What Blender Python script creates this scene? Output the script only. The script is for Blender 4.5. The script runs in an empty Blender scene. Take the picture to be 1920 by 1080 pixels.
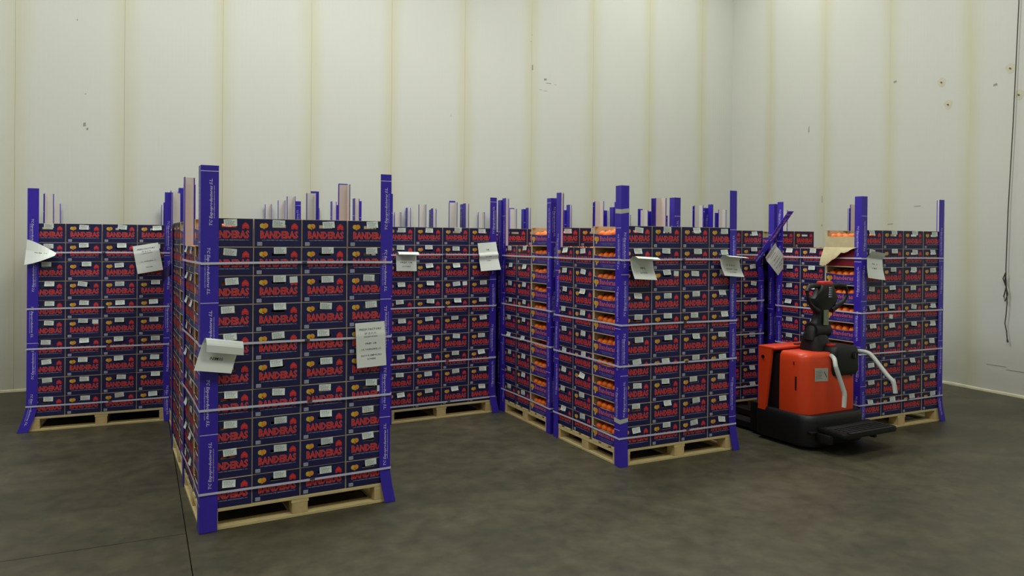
import bpy, bmesh, math, random
from mathutils import Matrix, Vector, Euler
random.seed(7)
R = math.radians
C = bpy.context.scene.collection
def lin(c):
    return tuple(((v/255)/12.92 if v/255 <= .04045 else ((v/255+.055)/1.055)**2.4) for v in c[:3]) + (1,)

# ---------------------------------------------------------------- camera, world, lights, exposure
scn = bpy.context.scene
THETA = 0.445                                     # the room's axes against the view direction
cam = bpy.data.cameras.new('camera'); cam_o = bpy.data.objects.new('camera', cam); C.objects.link(cam_o)
cam.sensor_width = 36; cam.lens = 36*1375/1920
cam.shift_x = (960-917.9)/1920; cam.shift_y = (456.1-540)/1920
cam.clip_end = 60
cam_o.matrix_world = (Matrix.Translation((0, 0, 1.7857)) @ Matrix.Rotation(-THETA, 4, 'Z')
                      @ Matrix.Rotation(R(90)-.00437, 4, 'X') @ Matrix.Rotation(.0079, 4, 'Z'))
scn.camera = cam_o
w = bpy.data.worlds.new('world'); scn.world = w; w.use_nodes = True
w.node_tree.nodes['Background'].inputs[0].default_value = lin((200, 210, 200))
w.node_tree.nodes['Background'].inputs[1].default_value = .15
scn.view_settings.view_transform = 'Standard'
scn.view_settings.look = 'None'
scn.view_settings.exposure = 0.0
scn.view_settings.gamma = 1.0
scn.view_settings.use_curve_mapping = False
CEIL = 7.2
def lamp(x, y, power, sx=1.6, sy=1.6, z=CEIL-.25, col=(.985, 1, .955)):
    l = bpy.data.lights.new('ceiling_lamp', 'AREA'); l.shape = 'RECTANGLE'; l.size = sx; l.size_y = sy
    l.energy = power; l.color = col
    o = bpy.data.objects.new('ceiling_lamp', l); C.objects.link(o); o.location = (x, y, z)
    return o
LAMPS = [(3.6, 6.3, 201), (-1.6, 5.6, 157), (7.4, 5.2, 36), (7.6, 8.2, 68), (3.0, 1.2, 160), (-2.6, .6, 130), (7.6, .2, 46), (1.5, -3, 20), (-4.5, 8.2, 36), (.8, 8.0, 58)]
for a in LAMPS: lamp(*a, 2.6, 1.6)

# ---------------------------------------------------------------- materials
MATS = {}
def mat(name, col, rough=.6, metal=0, noise=0, nscale=8, bump=0, bscale=60, spec=.5, stretch=None, rnd=0):
    m = bpy.data.materials.new(name); m.use_nodes = True; MATS[name] = m
    nt = m.node_tree; N = nt.nodes; L = nt.links; b = N['Principled BSDF']
    b.inputs['Base Color'].default_value = lin(col); b.inputs['Roughness'].default_value = rough
    b.inputs['Metallic'].default_value = metal; b.inputs['Specular IOR Level'].default_value = spec
    out = None
    if noise or bump:
        tc = N.new('ShaderNodeTexCoord'); mp = N.new('ShaderNodeMapping'); L.new(tc.outputs['Object'], mp.inputs[0])
        if stretch: mp.inputs['Scale'].default_value = stretch
    if noise:
        n = N.new('ShaderNodeTexNoise'); n.inputs['Scale'].default_value = nscale; n.inputs['Detail'].default_value = 4
        L.new(mp.outputs[0], n.inputs['Vector'])
        r = N.new('ShaderNodeMapRange'); r.inputs[1].default_value = .25; r.inputs[2].default_value = .75
        r.inputs[3].default_value = 1-noise; r.inputs[4].default_value = 1+noise
        L.new(n.outputs[0], r.inputs[0])
        h = N.new('ShaderNodeHueSaturation'); h.inputs['Color'].default_value = lin(col)
        L.new(r.outputs[0], h.inputs['Value']); L.new(h.outputs[0], b.inputs['Base Color']); out = h
    if rnd:
        oi = N.new('ShaderNodeObjectInfo'); r = N.new('ShaderNodeMapRange')
        r.inputs[3].default_value = 1-rnd; r.inputs[4].default_value = 1+rnd
        L.new(oi.outputs['Random'], r.inputs[0])
        h2 = N.new('ShaderNodeHueSaturation'); h2.inputs['Color'].default_value = lin(col)
        if out: L.new(out.outputs[0], h2.inputs['Color'])
        L.new(r.outputs[0], h2.inputs['Value']); L.new(h2.outputs[0], b.inputs['Base Color'])
    if bump:
        n = N.new('ShaderNodeTexNoise'); n.inputs['Scale'].default_value = bscale; L.new(mp.outputs[0], n.inputs['Vector'])
        bp = N.new('ShaderNodeBump'); bp.inputs['Strength'].default_value = bump; bp.inputs['Distance'].default_value = .01
        L.new(n.outputs[0], bp.inputs['Height']); L.new(bp.outputs[0], b.inputs['Normal'])
    return m
navy = mat('navy_print', (21, 20, 74), .55, noise=.12, nscale=5, rnd=.12)
violet = mat('violet_print', (50, 38, 130), .5, noise=.1, nscale=5)
red = mat('red_ink', (206, 44, 44), .55, rnd=.06)
rim = mat('pale_red_ink', (204, 116, 112), .55)
pinkink = mat('pink_ink', (196, 92, 120), .55)
inkwhite = mat('pale_ink', (178, 182, 205), .6)
orangeink = mat('orange_ink', (222, 150, 44), .55)
yellowink = mat('yellow_ink', (214, 184, 58), .55)
card = mat('raw_cardboard', (204, 190, 150), .85, noise=.08, nscale=20)
cardin = mat('cardboard_inside', (190, 160, 100), .85)
maroon = mat('maroon_print', (128, 26, 40), .45)
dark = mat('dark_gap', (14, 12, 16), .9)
sticker_m = mat('sticker_paper', (222, 232, 226), .55, rnd=.08)
greyink = mat('grey_ink', (120, 126, 124), .7)
orange_m = mat('orange_peel', (250, 118, 22), .42, noise=.1, nscale=14, bump=.15, bscale=500, rnd=.12)
post_m = mat('blue_coated_board', (58, 40, 172), .38, noise=.06, nscale=6, rnd=.07)
post_in = mat('pinkish_board_inside', (212, 206, 200), .85, noise=.04, nscale=9, stretch=(1, 1, .1))
postink = mat('lavender_ink', (206, 202, 240), .5)
tape = mat('pale_tape', (190, 190, 182), .4)
strap_m = mat('white_strapping', (205, 205, 222), .35)
seal_m = mat('grey_seal', (70, 70, 80), .4)
wood = mat('pine_wood', (206, 188, 134), .75, noise=.16, nscale=5, stretch=(1.5, 12, 12), rnd=.09)
woodb = mat('pine_block', (206, 180, 126), .8, noise=.14, nscale=14, rnd=.08)
paper = mat('white_paper', (226, 232, 224), .7)
ink = mat('black_ink', (40, 44, 44), .7)
truck_red = mat('orange_red_paint', (224, 70, 30), .33, noise=.04, nscale=3)
black = mat('black_plastic', (15, 15, 16), .5, noise=.1, nscale=6)
blackm = mat('black_steel', (27, 26, 25), .45, metal=.4, noise=.3, nscale=9)
rubber = mat('rubber', (18, 18, 18), .85)
armgrey = mat('pale_grey_paint', (196, 202, 194), .45, noise=.04, nscale=5)
button = mat('red_button', (205, 44, 34), .4)
plate = mat('pale_plate', (176, 178, 162), .5)
lcd = mat('grey_display', (120, 128, 104), .35)
chrome = mat('dull_metal', (120, 120, 118), .35, metal=.8)
cable_m = mat('cable_dark', (66, 60, 50), .8)
kerb = mat('cream_kerb', (206, 202, 172), .85, noise=.14, nscale=7, bump=.4, bscale=30)
film_m = mat('dark_film', (40, 24, 84), .25)

def wall_mat():
    m = bpy.data.materials.new('cold_room_panel'); m.use_nodes = True
    nt = m.node_tree; N = nt.nodes; L = nt.links; b = N['Principled BSDF']
    b.inputs['Roughness'].default_value = .42; b.inputs['Specular IOR Level'].default_value = .3
    tc = N.new('ShaderNodeTexCoord'); sp = N.new('ShaderNodeSeparateXYZ'); L.new(tc.outputs['Object'], sp.inputs[0])
    ab = N.new('ShaderNodeMath'); ab.operation = 'ABSOLUTE'; L.new(sp.outputs[0], ab.inputs[0])     # 0 in the middle, .56 at the joint
    mp = N.new('ShaderNodeMapping'); mp.inputs['Scale'].default_value = (2.2, 2.2, .35); L.new(tc.outputs['Object'], mp.inputs[0])
    oi = N.new('ShaderNodeObjectInfo')
    ad = N.new('ShaderNodeVectorMath'); ad.operation = 'ADD'; L.new(mp.outputs[0], ad.inputs[0])
    mu = N.new('ShaderNodeMath'); mu.operation = 'MULTIPLY'; mu.inputs[1].default_value = 37; L.new(oi.outputs['Random'], mu.inputs[0])
    L.new(mu.outputs[0], ad.inputs[1])
    n = N.new('ShaderNodeTexNoise'); n.inputs['Scale'].default_value = 2.2; n.inputs['Detail'].default_value = 6; L.new(ad.outputs[0], n.inputs['Vector'])
    # band = smoothstep(|x| + noise)
    nn = N.new('ShaderNodeMath'); nn.operation = 'MULTIPLY_ADD'; nn.inputs[1].default_value = .16; L.new(n.outputs[0], nn.inputs[0]); L.new(ab.outputs[0], nn.inputs[2])
    mr = N.new('ShaderNodeMapRange'); mr.interpolation_type = 'SMOOTHSTEP'; mr.inputs[1].default_value = .42; mr.inputs[2].default_value = .70
    mr.inputs[3].default_value = 0; mr.inputs[4].default_value = .95; L.new(nn.outputs[0], mr.inputs[0])
    mx = N.new('ShaderNodeMix'); mx.data_type = 'RGBA'; mx.inputs[6].default_value = lin((212, 213, 204)); mx.inputs[7].default_value = lin((207, 203, 176))
    L.new(mr.outputs[0], mx.inputs[0])
    # dirt towards the foot of the panel (z in object space: 0 at the floor)
    zr = N.new('ShaderNodeMapRange'); zr.interpolation_type = 'SMOOTHSTEP'; zr.inputs[1].default_value = .9; zr.inputs[2].default_value = 0; zr.inputs[3].default_value = 0; zr.inputs[4].default_value = .55
    L.new(sp.outputs[2], zr.inputs[0])
    n2 = N.new('ShaderNodeTexNoise'); n2.inputs['Scale'].default_value = 1.6; n2.inputs['Detail'].default_value = 8
    mp2 = N.new('ShaderNodeMapping'); mp2.inputs['Scale'].default_value = (1, 1, 3); L.new(tc.outputs['Object'], mp2.inputs[0]); L.new(mp2.outputs[0], n2.inputs['Vector'])
    mm = N.new('ShaderNodeMath'); mm.operation = 'MULTIPLY'; L.new(zr.outputs[0], mm.inputs[0]); L.new(n2.outputs[0], mm.inputs[1])
    mx2 = N.new('ShaderNodeMix'); mx2.data_type = 'RGBA'; L.new(mm.outputs[0], mx2.inputs[0]); L.new(mx.outputs[2], mx2.inputs[6]); mx2.inputs[7].default_value = lin((150, 146, 116))
    # faint marks
    n3 = N.new('ShaderNodeTexNoise'); n3.inputs['Scale'].default_value = .8; n3.inputs['Detail'].default_value = 3; L.new(tc.outputs['Object'], n3.inputs['Vector'])
    r3 = N.new('ShaderNodeMapRange'); r3.inputs[3].default_value = .95; r3.inputs[4].default_value = 1.04; L.new(n3.outputs[0], r3.inputs[0])
    h = N.new('ShaderNodeHueSaturation'); L.new(mx2.outputs[2], h.inputs['Color']); L.new(r3.outputs[0], h.inputs['Value'])
    L.new(h.outputs[0], b.inputs['Base Color'])
    wv = N.new('ShaderNodeTexWave'); wv.inputs['Scale'].default_value = 6.5; wv.inputs['Distortion'].default_value = 0; L.new(tc.outputs['Object'], wv.inputs['Vector'])
    bp = N.new('ShaderNodeBump'); bp.inputs['Strength'].default_value = .12; bp.inputs['Distance'].default_value = .004
    L.new(wv.outputs['Fac'], bp.inputs['Height']); L.new(bp.outputs[0], b.inputs['Normal'])
    return m
def floor_mat():
    m = bpy.data.materials.new('worn_concrete'); m.use_nodes = True
    nt = m.node_tree; N = nt.nodes; L = nt.links; b = N['Principled BSDF']
    tc = N.new('ShaderNodeTexCoord')
    def noise(s, d, dist=0, vec=None):
        n = N.new('ShaderNodeTexNoise'); n.inputs['Scale'].default_value = s; n.inputs['Detail'].default_value = d; n.inputs['Distortion'].default_value = dist
        L.new(vec or tc.outputs['Object'], n.inputs['Vector']); return n
    mp = N.new('ShaderNodeMapping'); mp.inputs['Scale'].default_value = (1, 1.6, 1); mp.inputs['Rotation'].default_value = (0, 0, .5); L.new(tc.outputs['Object'], mp.inputs[0])
    a = noise(1.1, 10, .25, mp.outputs[0]); c = noise(7, 14, .2); f = noise(26, 6)
    cr = N.new('ShaderNodeValToRGB'); L.new(a.outputs[0], cr.inputs[0])
    e = cr.color_ramp.elements; e[0].position = .3; e[0].color = lin((62, 59, 45)); e[1].position = .7; e[1].color = lin((80, 76, 59))
    cr2 = N.new('ShaderNodeMapRange'); cr2.inputs[1].default_value = .3; cr2.inputs[2].default_value = .7; cr2.inputs[3].default_value = .8; cr2.inputs[4].default_value = 1.22; L.new(c.outputs[0], cr2.inputs[0])
    cr3 = N.new('ShaderNodeMapRange'); cr3.inputs[1].default_value = .3; cr3.inputs[2].default_value = .7; cr3.inputs[3].default_value = .92; cr3.inputs[4].default_value = 1.08; L.new(f.outputs[0], cr3.inputs[0])
    mm = N.new('ShaderNodeMath'); mm.operation = 'MULTIPLY'; L.new(cr2.outputs[0], mm.inputs[0]); L.new(cr3.outputs[0], mm.inputs[1])
    h = N.new('ShaderNodeHueSaturation'); L.new(cr.outputs[0], h.inputs['Color']); L.new(mm.outputs[0], h.inputs['Value']); L.new(h.outputs[0], b.inputs['Base Color'])
    rr = N.new('ShaderNodeMapRange'); rr.inputs[3].default_value = .38; rr.inputs[4].default_value = .62; L.new(c.outputs[0], rr.inputs[0]); L.new(rr.outputs[0], b.inputs['Roughness'])
    b.inputs['Specular IOR Level'].default_value = .35
    bp = N.new('ShaderNodeBump'); bp.inputs['Strength'].default_value = .12; bp.inputs['Distance'].default_value = .004; L.new(f.outputs[0], bp.inputs['Height']); L.new(bp.outputs[0], b.inputs['Normal'])
    return m
wall_m = wall_mat(); floor_m = floor_mat()
white_ceiling = mat('white_ceiling', (205, 206, 200), .7)

# ---------------------------------------------------------------- helpers
class MB:
    """collects polygons with a material per face; build() links ONE mesh object"""
    def __init__(s): s.v = []; s.f = []; s.m = []; s.mats = []
    def mi(s, m):
        if m not in s.mats: s.mats.append(m)
        return s.mats.index(m)
    def poly(s, pts, m):
        b = len(s.v); s.v += [tuple(p) for p in pts]; s.f.append(tuple(range(b, b+len(pts)))); s.m.append(s.mi(m))
    def box(s, x0, y0, z0, x1, y1, z1, m, bev=0):
        if bev:
            bm = bmesh.new(); bmesh.ops.create_cube(bm, size=1)
            for v in bm.verts: v.co = ((x0+x1)/2+v.co.x*(x1-x0), (y0+y1)/2+v.co.y*(y1-y0), (z0+z1)/2+v.co.z*(z1-z0))
            bmesh.ops.bevel(bm, geom=bm.edges[:], offset=bev, segments=2, affect='EDGES', profile=.5)
            s.bm(bm, m); return
        v = [(x0, y0, z0), (x1, y0, z0), (x1, y1, z0), (x0, y1, z0), (x0, y0, z1), (x1, y0, z1), (x1, y1, z1), (x0, y1, z1)]
        b = len(s.v); s.v += v; k = s.mi(m)
        for f in ((0, 3, 2, 1), (4, 5, 6, 7), (0, 1, 5, 4), (1, 2, 6, 5), (2, 3, 7, 6), (3, 0, 4, 7)):
            s.f.append(tuple(b+i for i in f)); s.m.append(k)
    def bm(s, bm, m, M=None):
        bm.verts.index_update(); b = len(s.v); k = s.mi(m)
        for v in bm.verts: s.v.append(tuple((M @ v.co) if M else v.co))
        for f in bm.faces: s.f.append(tuple(b+v.index for v in f.verts)); s.m.append(k)
        bm.free()
    def prism(s, plan, z0, z1, m, top=None):
        """plan: list of (x,y) counter-clockwise; top: optional other plan"""
        top = top or plan; n = len(plan)
        for i in range(n):
            j = (i+1) % n
            s.poly([(*plan[i], z0), (*plan[j], z0), (*top[j], z1), (*top[i], z1)], m)
        s.poly([(*p, z1) for p in top], m); s.poly([(*p, z0) for p in reversed(plan)], m)
    def tube(s, pts, r, m, seg=8, caps=True):
        pts = [Vector(p) for p in pts]; rings = []
        rr = r if isinstance(r, (list, tuple)) else [r]*len(pts)
        up = Vector((.12, .2, 1)).normalized()
        k = s.mi(m)
        for i, p in enumerate(pts):
            t = (pts[min(i+1, len(pts)-1)]-pts[max(i-1, 0)]).normalized()
            a = t.cross(up)
            if a.length < 1e-3: a = t.cross(Vector((1, 0, 0)))
            a.normalize(); b_ = t.cross(a); base = len(s.v)
            for q in range(seg):
                g = 2*math.pi*q/seg; s.v.append(tuple(p+(a*math.cos(g)+b_*math.sin(g))*rr[i]))
            rings.append(base)
        for i in range(len(rings)-1):
            for q in range(seg):
                q2 = (q+1) % seg
                s.f.append((rings[i]+q, rings[i]+q2, rings[i+1]+q2, rings[i+1]+q)); s.m.append(k)
        if caps:
            s.f.append(tuple(rings[0]+q for q in reversed(range(seg)))); s.m.append(k)
            s.f.append(tuple(rings[-1]+q for q in range(seg))); s.m.append(k)
    def cyl(s, c, r, h, axis, m, seg=20):
        c = Vector(c); d = {'x': Vector((1, 0, 0)), 'y': Vector((0, 1, 0)), 'z': Vector((0, 0, 1))}[axis]
        s.tube([c-d*h/2, c+d*h/2], r, m, seg)
    def text(s, body, size, m, fn, ext=None, bold=0, shear=0, w=None, h=None, anchor='C'):
        """flat lettering; fn(x, y) -> 3D point. w,h fit the word to a size"""
        vs, fs = glyphs(body, bold, shear)
        xs = [v[0] for v in vs]; ys = [v[1] for v in vs]
        x0, x1, y0, y1 = min(xs), max(xs), min(ys), max(ys)
        sx = (w/(x1-x0)) if w else size; sy = (h/(y1-y0)) if h else (size if not w else sx)
        b = len(s.v); k = s.mi(m)
        for x, y in vs:
            xx = (x-x0)*sx; 
            if anchor == 'C': xx -= (x1-x0)*sx/2
            s.v.append(tuple(fn(xx, (y-y0)*sy)))
        for f in fs: s.f.append(tuple(b+i for i in f)); s.m.append(k)
    def mesh(s, name, smooth=False):
        me = bpy.data.meshes.new(name); me.from_pydata(s.v, [], s.f)
        for m in s.mats: me.materials.append(m)
        me.polygons.foreach_set('material_index', s.m)
        if smooth:
            me.polygons.foreach_set('use_smooth', [True]*len(me.polygons))
            try: me.set_sharp_from_angle(angle=R(40))
            except Exception: pass
        me.update(); return me
    def build(s, name, parent=None, smooth=False):
        return link(name, s.mesh(name, smooth), parent)
GL = {}
def glyphs(body, bold, shear):
    key = (body, bold, shear)
    if key in GL: return GL[key]
    cu = bpy.data.curves.new('txt', 'FONT'); cu.body = body; cu.offset = bold; cu.shear = shear; cu.resolution_u = 1; cu.fill_mode = 'FRONT'
    o = bpy.data.objects.new('txt', cu); C.objects.link(o); bpy.context.view_layer.update()
    me = bpy.data.meshes.new_from_object(o.evaluated_get(bpy.context.evaluated_depsgraph_get()))
    r = ([(v.co.x, v.co.y) for v in me.vertices], [tuple(p.vertices) for p in me.polygons])
    bpy.data.meshes.remove(me); bpy.data.objects.remove(o); bpy.data.curves.remove(cu)
    GL[key] = r; return r
def link(name, data, parent=None, loc=None, rot=None):
    o = bpy.data.objects.new(name, data); C.objects.link(o)
    if parent: o.parent = parent
    if loc: o.location = loc
    if rot: o.rotation_euler = rot
    return o
def tag(o, label=None, cat=None, group=None, kind=None):
    if label: o['label'] = label
    if cat: o['category'] = cat
    if group: o['group'] = group
    if kind: o['kind'] = kind
    return o
def thing(name, label, cat, loc=(0, 0, 0), rz=0, group=None):
    o = bpy.data.objects.new(name, None); C.objects.link(o); o.empty_display_size = .1
    o.location = loc; o.rotation_euler = (0, 0, rz); return tag(o, label, cat, group)

# ---------------------------------------------------------------- the room
WN = 9.94
XW, YS = -6.6, -5.2
f = MB(); f.box(XW-.2, YS-.2, -.25, 10.2, WN+.3, -.03, floor_m)
floor = tag(f.build('floor'), kind='structure')
for (x0, y0, x1, y1) in ((XW, YS, .259, 4.767), (XW, 4.773, .259, WN), (.265, YS, 9.9, WN)):
    s = MB(); s.box(x0, y0, -.03, x1, y1, 0, floor_m); s.build('floor_slab', floor)
c = MB(); c.box(XW-.2, YS-.2, CEIL, 10.2, WN+.3, CEIL+.2, white_ceiling); tag(c.build('ceiling'), kind='structure')
pm = MB(); W2 = 1.123/2-.0008
pm.box(-W2, 0, 0, W2, .05, CEIL-.02, wall_m); panel_me = pm.mesh('wall_panel')
wb = MB(); wb.box(XW, WN+.06, 0, 9.6, WN+.25, CEIL, white_ceiling); wall_back = tag(wb.build('wall_back'), kind='structure')
k = -5
while True:
    x0 = -1.30+1.123*k
    if x0 > 9.3: break
    link('wall_panel', panel_me, wall_back, (x0+1.123/2, WN, 0)); k += 1
# right wall, turned a little away from square
E0 = Vector((9.25, 5.0, 0)); ang = math.atan2(9.94-5.0, 9.505-9.25)
wr = thing('tmp', 'tmp', 'tmp'); bpy.data.objects.remove(wr)
wrb = MB(); wrb.box(-11, .06, 0, 5.2, .25, CEIL, white_ceiling); wall_right = tag(wrb.build('wall_right'), kind='structure')
wall_right.location = E0; wall_right.rotation_euler = (0, 0, ang-math.pi)       # local x runs towards the viewer, local y into the wall
# place with local +x along the wall away from the corner: use rotation so that local -y faces the room
wall_right.rotation_euler = (0, 0, ang-math.pi)
def east(s, out=0, z=0):
    """point on the right wall: s metres from E0 towards the back corner, out metres into the room"""
    d = Vector((math.cos(ang), math.sin(ang), 0)); n = Vector((-d.y, d.x, 0))
    return E0+d*s+n*out+Vector((0, 0, z))
for k in range(-9, 4):
    s0 = .66+1.12*k; o = link('wall_panel', panel_me, wall_right); o.location = (-(s0+.56), 0, 0)
wl = MB(); wl.box(XW-.2, YS-.2, 0, XW, WN+.3, CEIL, white_ceiling); tag(wl.build('wall_left'), kind='structure')
wf = MB(); wf.box(XW-.2, YS-.2, 0, 10.2, YS, CEIL, white_ceiling); tag(wf.build('wall_front'), kind='structure')
# low kerbs along the foot of the walls
def kerb_strip(name, L, parent_rot=None, loc=(0, 0, 0), n=60):
    m = MB(); pts = []
    for i in range(n+1):
        x = L*i/n; d = .018+random.uniform(-.004, .004); h = .03+random.uniform(-.004, .005)
        pts.append((x, d, h))
    for i in range(n):
        (xa, da, ha), (xb, db, hb) = pts[i], pts[i+1]
        m.poly([(xa, -da, 0), (xb, -db, 0), (xb, -db*.8, hb*.7), (xa, -da*.8, ha*.7)], kerb)
        m.poly([(xa, -da*.8, ha*.7), (xb, -db*.8, hb*.7), (xb, 0, hb), (xa, 0, ha)], kerb)
    o = m.build(name, smooth=True); tag(o, kind='structure'); o.location = loc
    if parent_rot is not None: o.rotation_euler = (0, 0, parent_rot)
    return o
kerb_strip('baseboard_back', 15.9, loc=(XW, WN, 0))
kerb_strip('baseboard_right', 13.5, ang-math.pi, east(4.9))

# marks, bolts with rust halos and the hanging cable
def bolt(p, n, rot):
    o = thing('wall_bolt', None, 'bolt', p, rot)
    m = MB(); m.cyl((0, -.008, 0), .009, .016, 'y', chrome, 10); m.build('bolt_head', o)
    s = MB(); pts = [(.055*math.cos(a)*(1+.2*math.sin(3*a)), -.0012, .06*math.sin(a)) for a in [i*math.pi/8 for i in range(16)]]
    s.poly(pts, stain_m); s.build('stain', o)
    return o
stain_m = mat('yellow_stain', (205, 202, 180), .6, noise=.05, nscale=30)
for (yy, z, lab) in ((6.03, 3.86, 'small bolt in a yellow stain, upper of the left pair on right wall'),
                     (5.94, 3.56, 'small bolt in a yellow stain, lower of the left pair on right wall'),
                     (5.18, 3.86, 'small stained bolt beside the hanging cable, left of the cable'),
                     (5.08, 3.53, 'small stained bolt beside the hanging cable, right of the cable')):
    b = bolt(east(yy-5.0, 0, z), None, ang-math.pi); b['label'] = lab; b['group'] = 'bolts on the right wall'
m = MB()
cp = [(.08, .03, CEIL-.02), (.085, .03, 5.6), (.07, .035, 4.6), (.12, .035, 3.2), (.165, .035, 2.2), (.18, .04, 1.5), (.175, .045, 1.42)]
m.tube([east(*p) for p in cp], .006, cable_m, 6)
m.tube([east(.175, .05, 1.45), east(.20, .06, 1.38), east(.165, .055, 1.28), east(.195, .05, 1.17), east(.18, .05, 1.11), east(.15, .05, 1.2), east(.185, .05, 1.34), east(.17, .06, 1.44)], .007, cable_m, 6)
m.tube([east(.178, .045, 1.42), east(.16, .045, 1.1), east(.17, .045, .95), east(.185, .04, .85), east(.165, .04, .76), east(.155, .04, .65)], .006, cable_m, 6)
m.tube([east(.155, .04, .66), east(.15, .04, .63)], .01, cable_m, 6)
tag(m.build('hanging_cable', smooth=True), 'thin dark cable hanging down the right wall with a knotted loop', 'cable')
scuff_m = mat('grey_scuff', (150, 150, 142), .7)
m = MB()
for (x, z, ww, hh) in ((5.68, 4.29, .05, .035), (5.74, 4.235, .10, .012), (5.86, 4.225, .05, .006), (5.6, 4.12, .05, .008), (5.68, 4.112, .07, .008), (-.59, 3.485, .012, .014),
                       (-.60, 3.12, .03, .05), (-.57, 3.07, .02, .03), (5.45, 4.45, .025, .09), (5.42, 4.85, .01, .012), (5.44, 4.95, .01, .02), (.95+2.2, 2.1, .02, .05), (-1.15, 4.6, .012, .12), (-.68, 4.35, .01, .02), (4.1, 3.6, .008, .03)):
    m.poly([(x-ww/2, WN-.001, z-hh/2), (x+ww/2, WN-.001, z-hh*.4), (x+ww*.4, WN-.001, z+hh/2), (x-ww*.45, WN-.001, z+hh*.35)], scuff_m)
m.build('scuff_marks', wall_back).matrix_parent_inverse = Matrix()
m = MB()
for (s_, z, ww, hh) in ((3.2, 3.55, .02, .10), (2.93, 2.45, .012, .12), (2.93, 2.05, .02, .03), (1.75, 2.05, .09, .012), (1.35, 2.28, .1, .01), (1.7, 4.0, .05, .03), (.35, 3.7, .05, .03), (-.05, .3, .5, .012), (.3, .33, .25, .01)):
    m.poly([(-s_-ww/2, -.001, z-hh/2), (-s_+ww/2, -.001, z-hh*.4), (-s_+ww*.4, -.001, z+hh/2), (-s_-ww*.45, -.001, z+hh*.35)], scuff_m)
m.build('scuff_marks', wall_right)

# ---------------------------------------------------------------- pallet
PH = .1314; LH = .1777
def pallet_meshes():
    L = []
    for i in range(7):                                         # deck boards run along the front
        wd = .12 if i in (0, 3, 6) else .098; y = [.0, .165, .30, .44, .60, .735, .88][i]
        m = MB(); m.box(0, y, PH-.02, 1.2, y+wd, PH-.0006, wood, .002); L.append(('deck_board', m.mesh('deck_board')))
    for x in (0, .545, 1.10):
        m = MB(); m.box(x, 0.001, PH-.04, x+(.11 if x == .545 else .10), .999, PH-.0205, wood); L.append(('stringer_board', m.mesh('stringer_board')))
    for x, wx in ((.002, .098), (.55, .10), (1.10, .098)):
        for y, wy in ((.002, .098), (.45, .1), (.90, .098)):
            m = MB(); m.box(x, y, .0195, x+wx, y+wy, PH-.0405, woodb, .002); L.append(('block', m.mesh('block')))
    for (x0, y0, x1, y1) in ((0, 0, 1.2, .098), (0, .902, 1.2, 1.0), (.0, .1, .098, .9), (1.102, .1, 1.2, .9), (.55, .1, .65, .9)):
        m = MB(); m.box(x0, y0, 0.0005, x1, y1, .019, wood, .002); L.append(('bottom_board', m.mesh('bottom_board')))
    return L
PAL = pallet_meshes()
def add_pallet(loc, rz, label, group='wooden pallets under the stacks'):
    o = thing('pallet', label, 'pallet', loc, rz, group)
    for n, me in PAL: link(n, me, o)
    return o

# ---------------------------------------------------------------- carton: end panels 0.30 wide, open long sides 0.40
CW, CD, CH = .2965, .3965, .1765
def disc(m, cx, cz, r, P, mt, n=10):
    m.poly([P(cx+r*math.cos(2*math.pi*i/n), cz+r*math.sin(2*math.pi*i/n)) for i in range(n)], mt)
def rect(m, x0, z0, x1, z1, P, mt): m.poly([P(x0, z0), P(x1, z0), P(x1, z1), P(x0, z1)], mt)
def end_print(m, P, detail=True):
    w, h = CW, CH
    # printed navy sheet with the hand hole left open
    hx0, hx1, hz0, hz1 = .375*w, .66*w, .69*h, .80*h
    e = .0018
    rect(m, e, e, w-e, hz0, lambda x, z: P(x, z, .0006), navy); rect(m, e, hz1, w-e, h-.002, lambda x, z: P(x, z, .0006), navy)
    rect(m, e, hz0, hx0, hz1, lambda x, z: P(x, z, .0006), navy); rect(m, hx1, hz0, w-e, hz1, lambda x, z: P(x, z, .0006), navy)
    if not detail: return
    Q = lambda x, z: P(x, z, .0012)
    Q2 = lambda x, z: P(x, z, .0018)
    def arch(x, y, q, off=0):
        u = x/(w*.77)+.5
        return q(w*.525+x, (.300*h)+off+y*(1+.05*(2*u-1)**2-.02))
    m.text('BANDERAS', 1, rim, lambda x, y: arch(x, y, Q, -.0012), bold=.05, w=w*.795, h=h*.286)
    m.text('BANDERAS', 1, red, lambda x, y: arch(x, y, Q2), bold=.026, w=w*.78, h=h*.268)
    m.text('LOS SABORES DEL MEDITERRANEO, S.L.', 1, inkwhite, lambda x, y: Q(w*.54+x, h*.225+y), w=w*.76, h=h*.032, bold=.02)
    disc(m, .165*w, .755*h, .052*w, Q, yellowink); disc(m, .235*w, .76*h, .055*w, Q2, orangeink); disc(m, .20*w, .68*h, .026*w, Q2, orangeink)
    # red roof-shaped emblem
    cx = .845*w
    m.poly([Q(cx-.07*w, .635*h), Q(cx-.03*w, .635*h), Q(cx, .67*h), Q(cx+.03*w, .635*h), Q(cx+.07*w, .635*h), Q(cx+.07*w, .755*h), Q(cx+.04*w, .82*h), Q(cx, .87*h), Q(cx-.04*w, .82*h), Q(cx-.07*w, .755*h)], red)
    m.poly([Q2(cx-.04*w, .72*h), Q2(cx, .77*h), Q2(cx+.04*w, .72*h), Q2(cx+.04*w, .735*h), Q2(cx, .785*h), Q2(cx-.04*w, .735*h)], rim)
    rect(m, .065*w, .05*h, .165*w, .175*h, Q, inkwhite)
    for i in range(5): rect(m, (.075+.018*i)*w, .07*h, (.083+.018*i)*w, .155*h, Q2, greyink)
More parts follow.
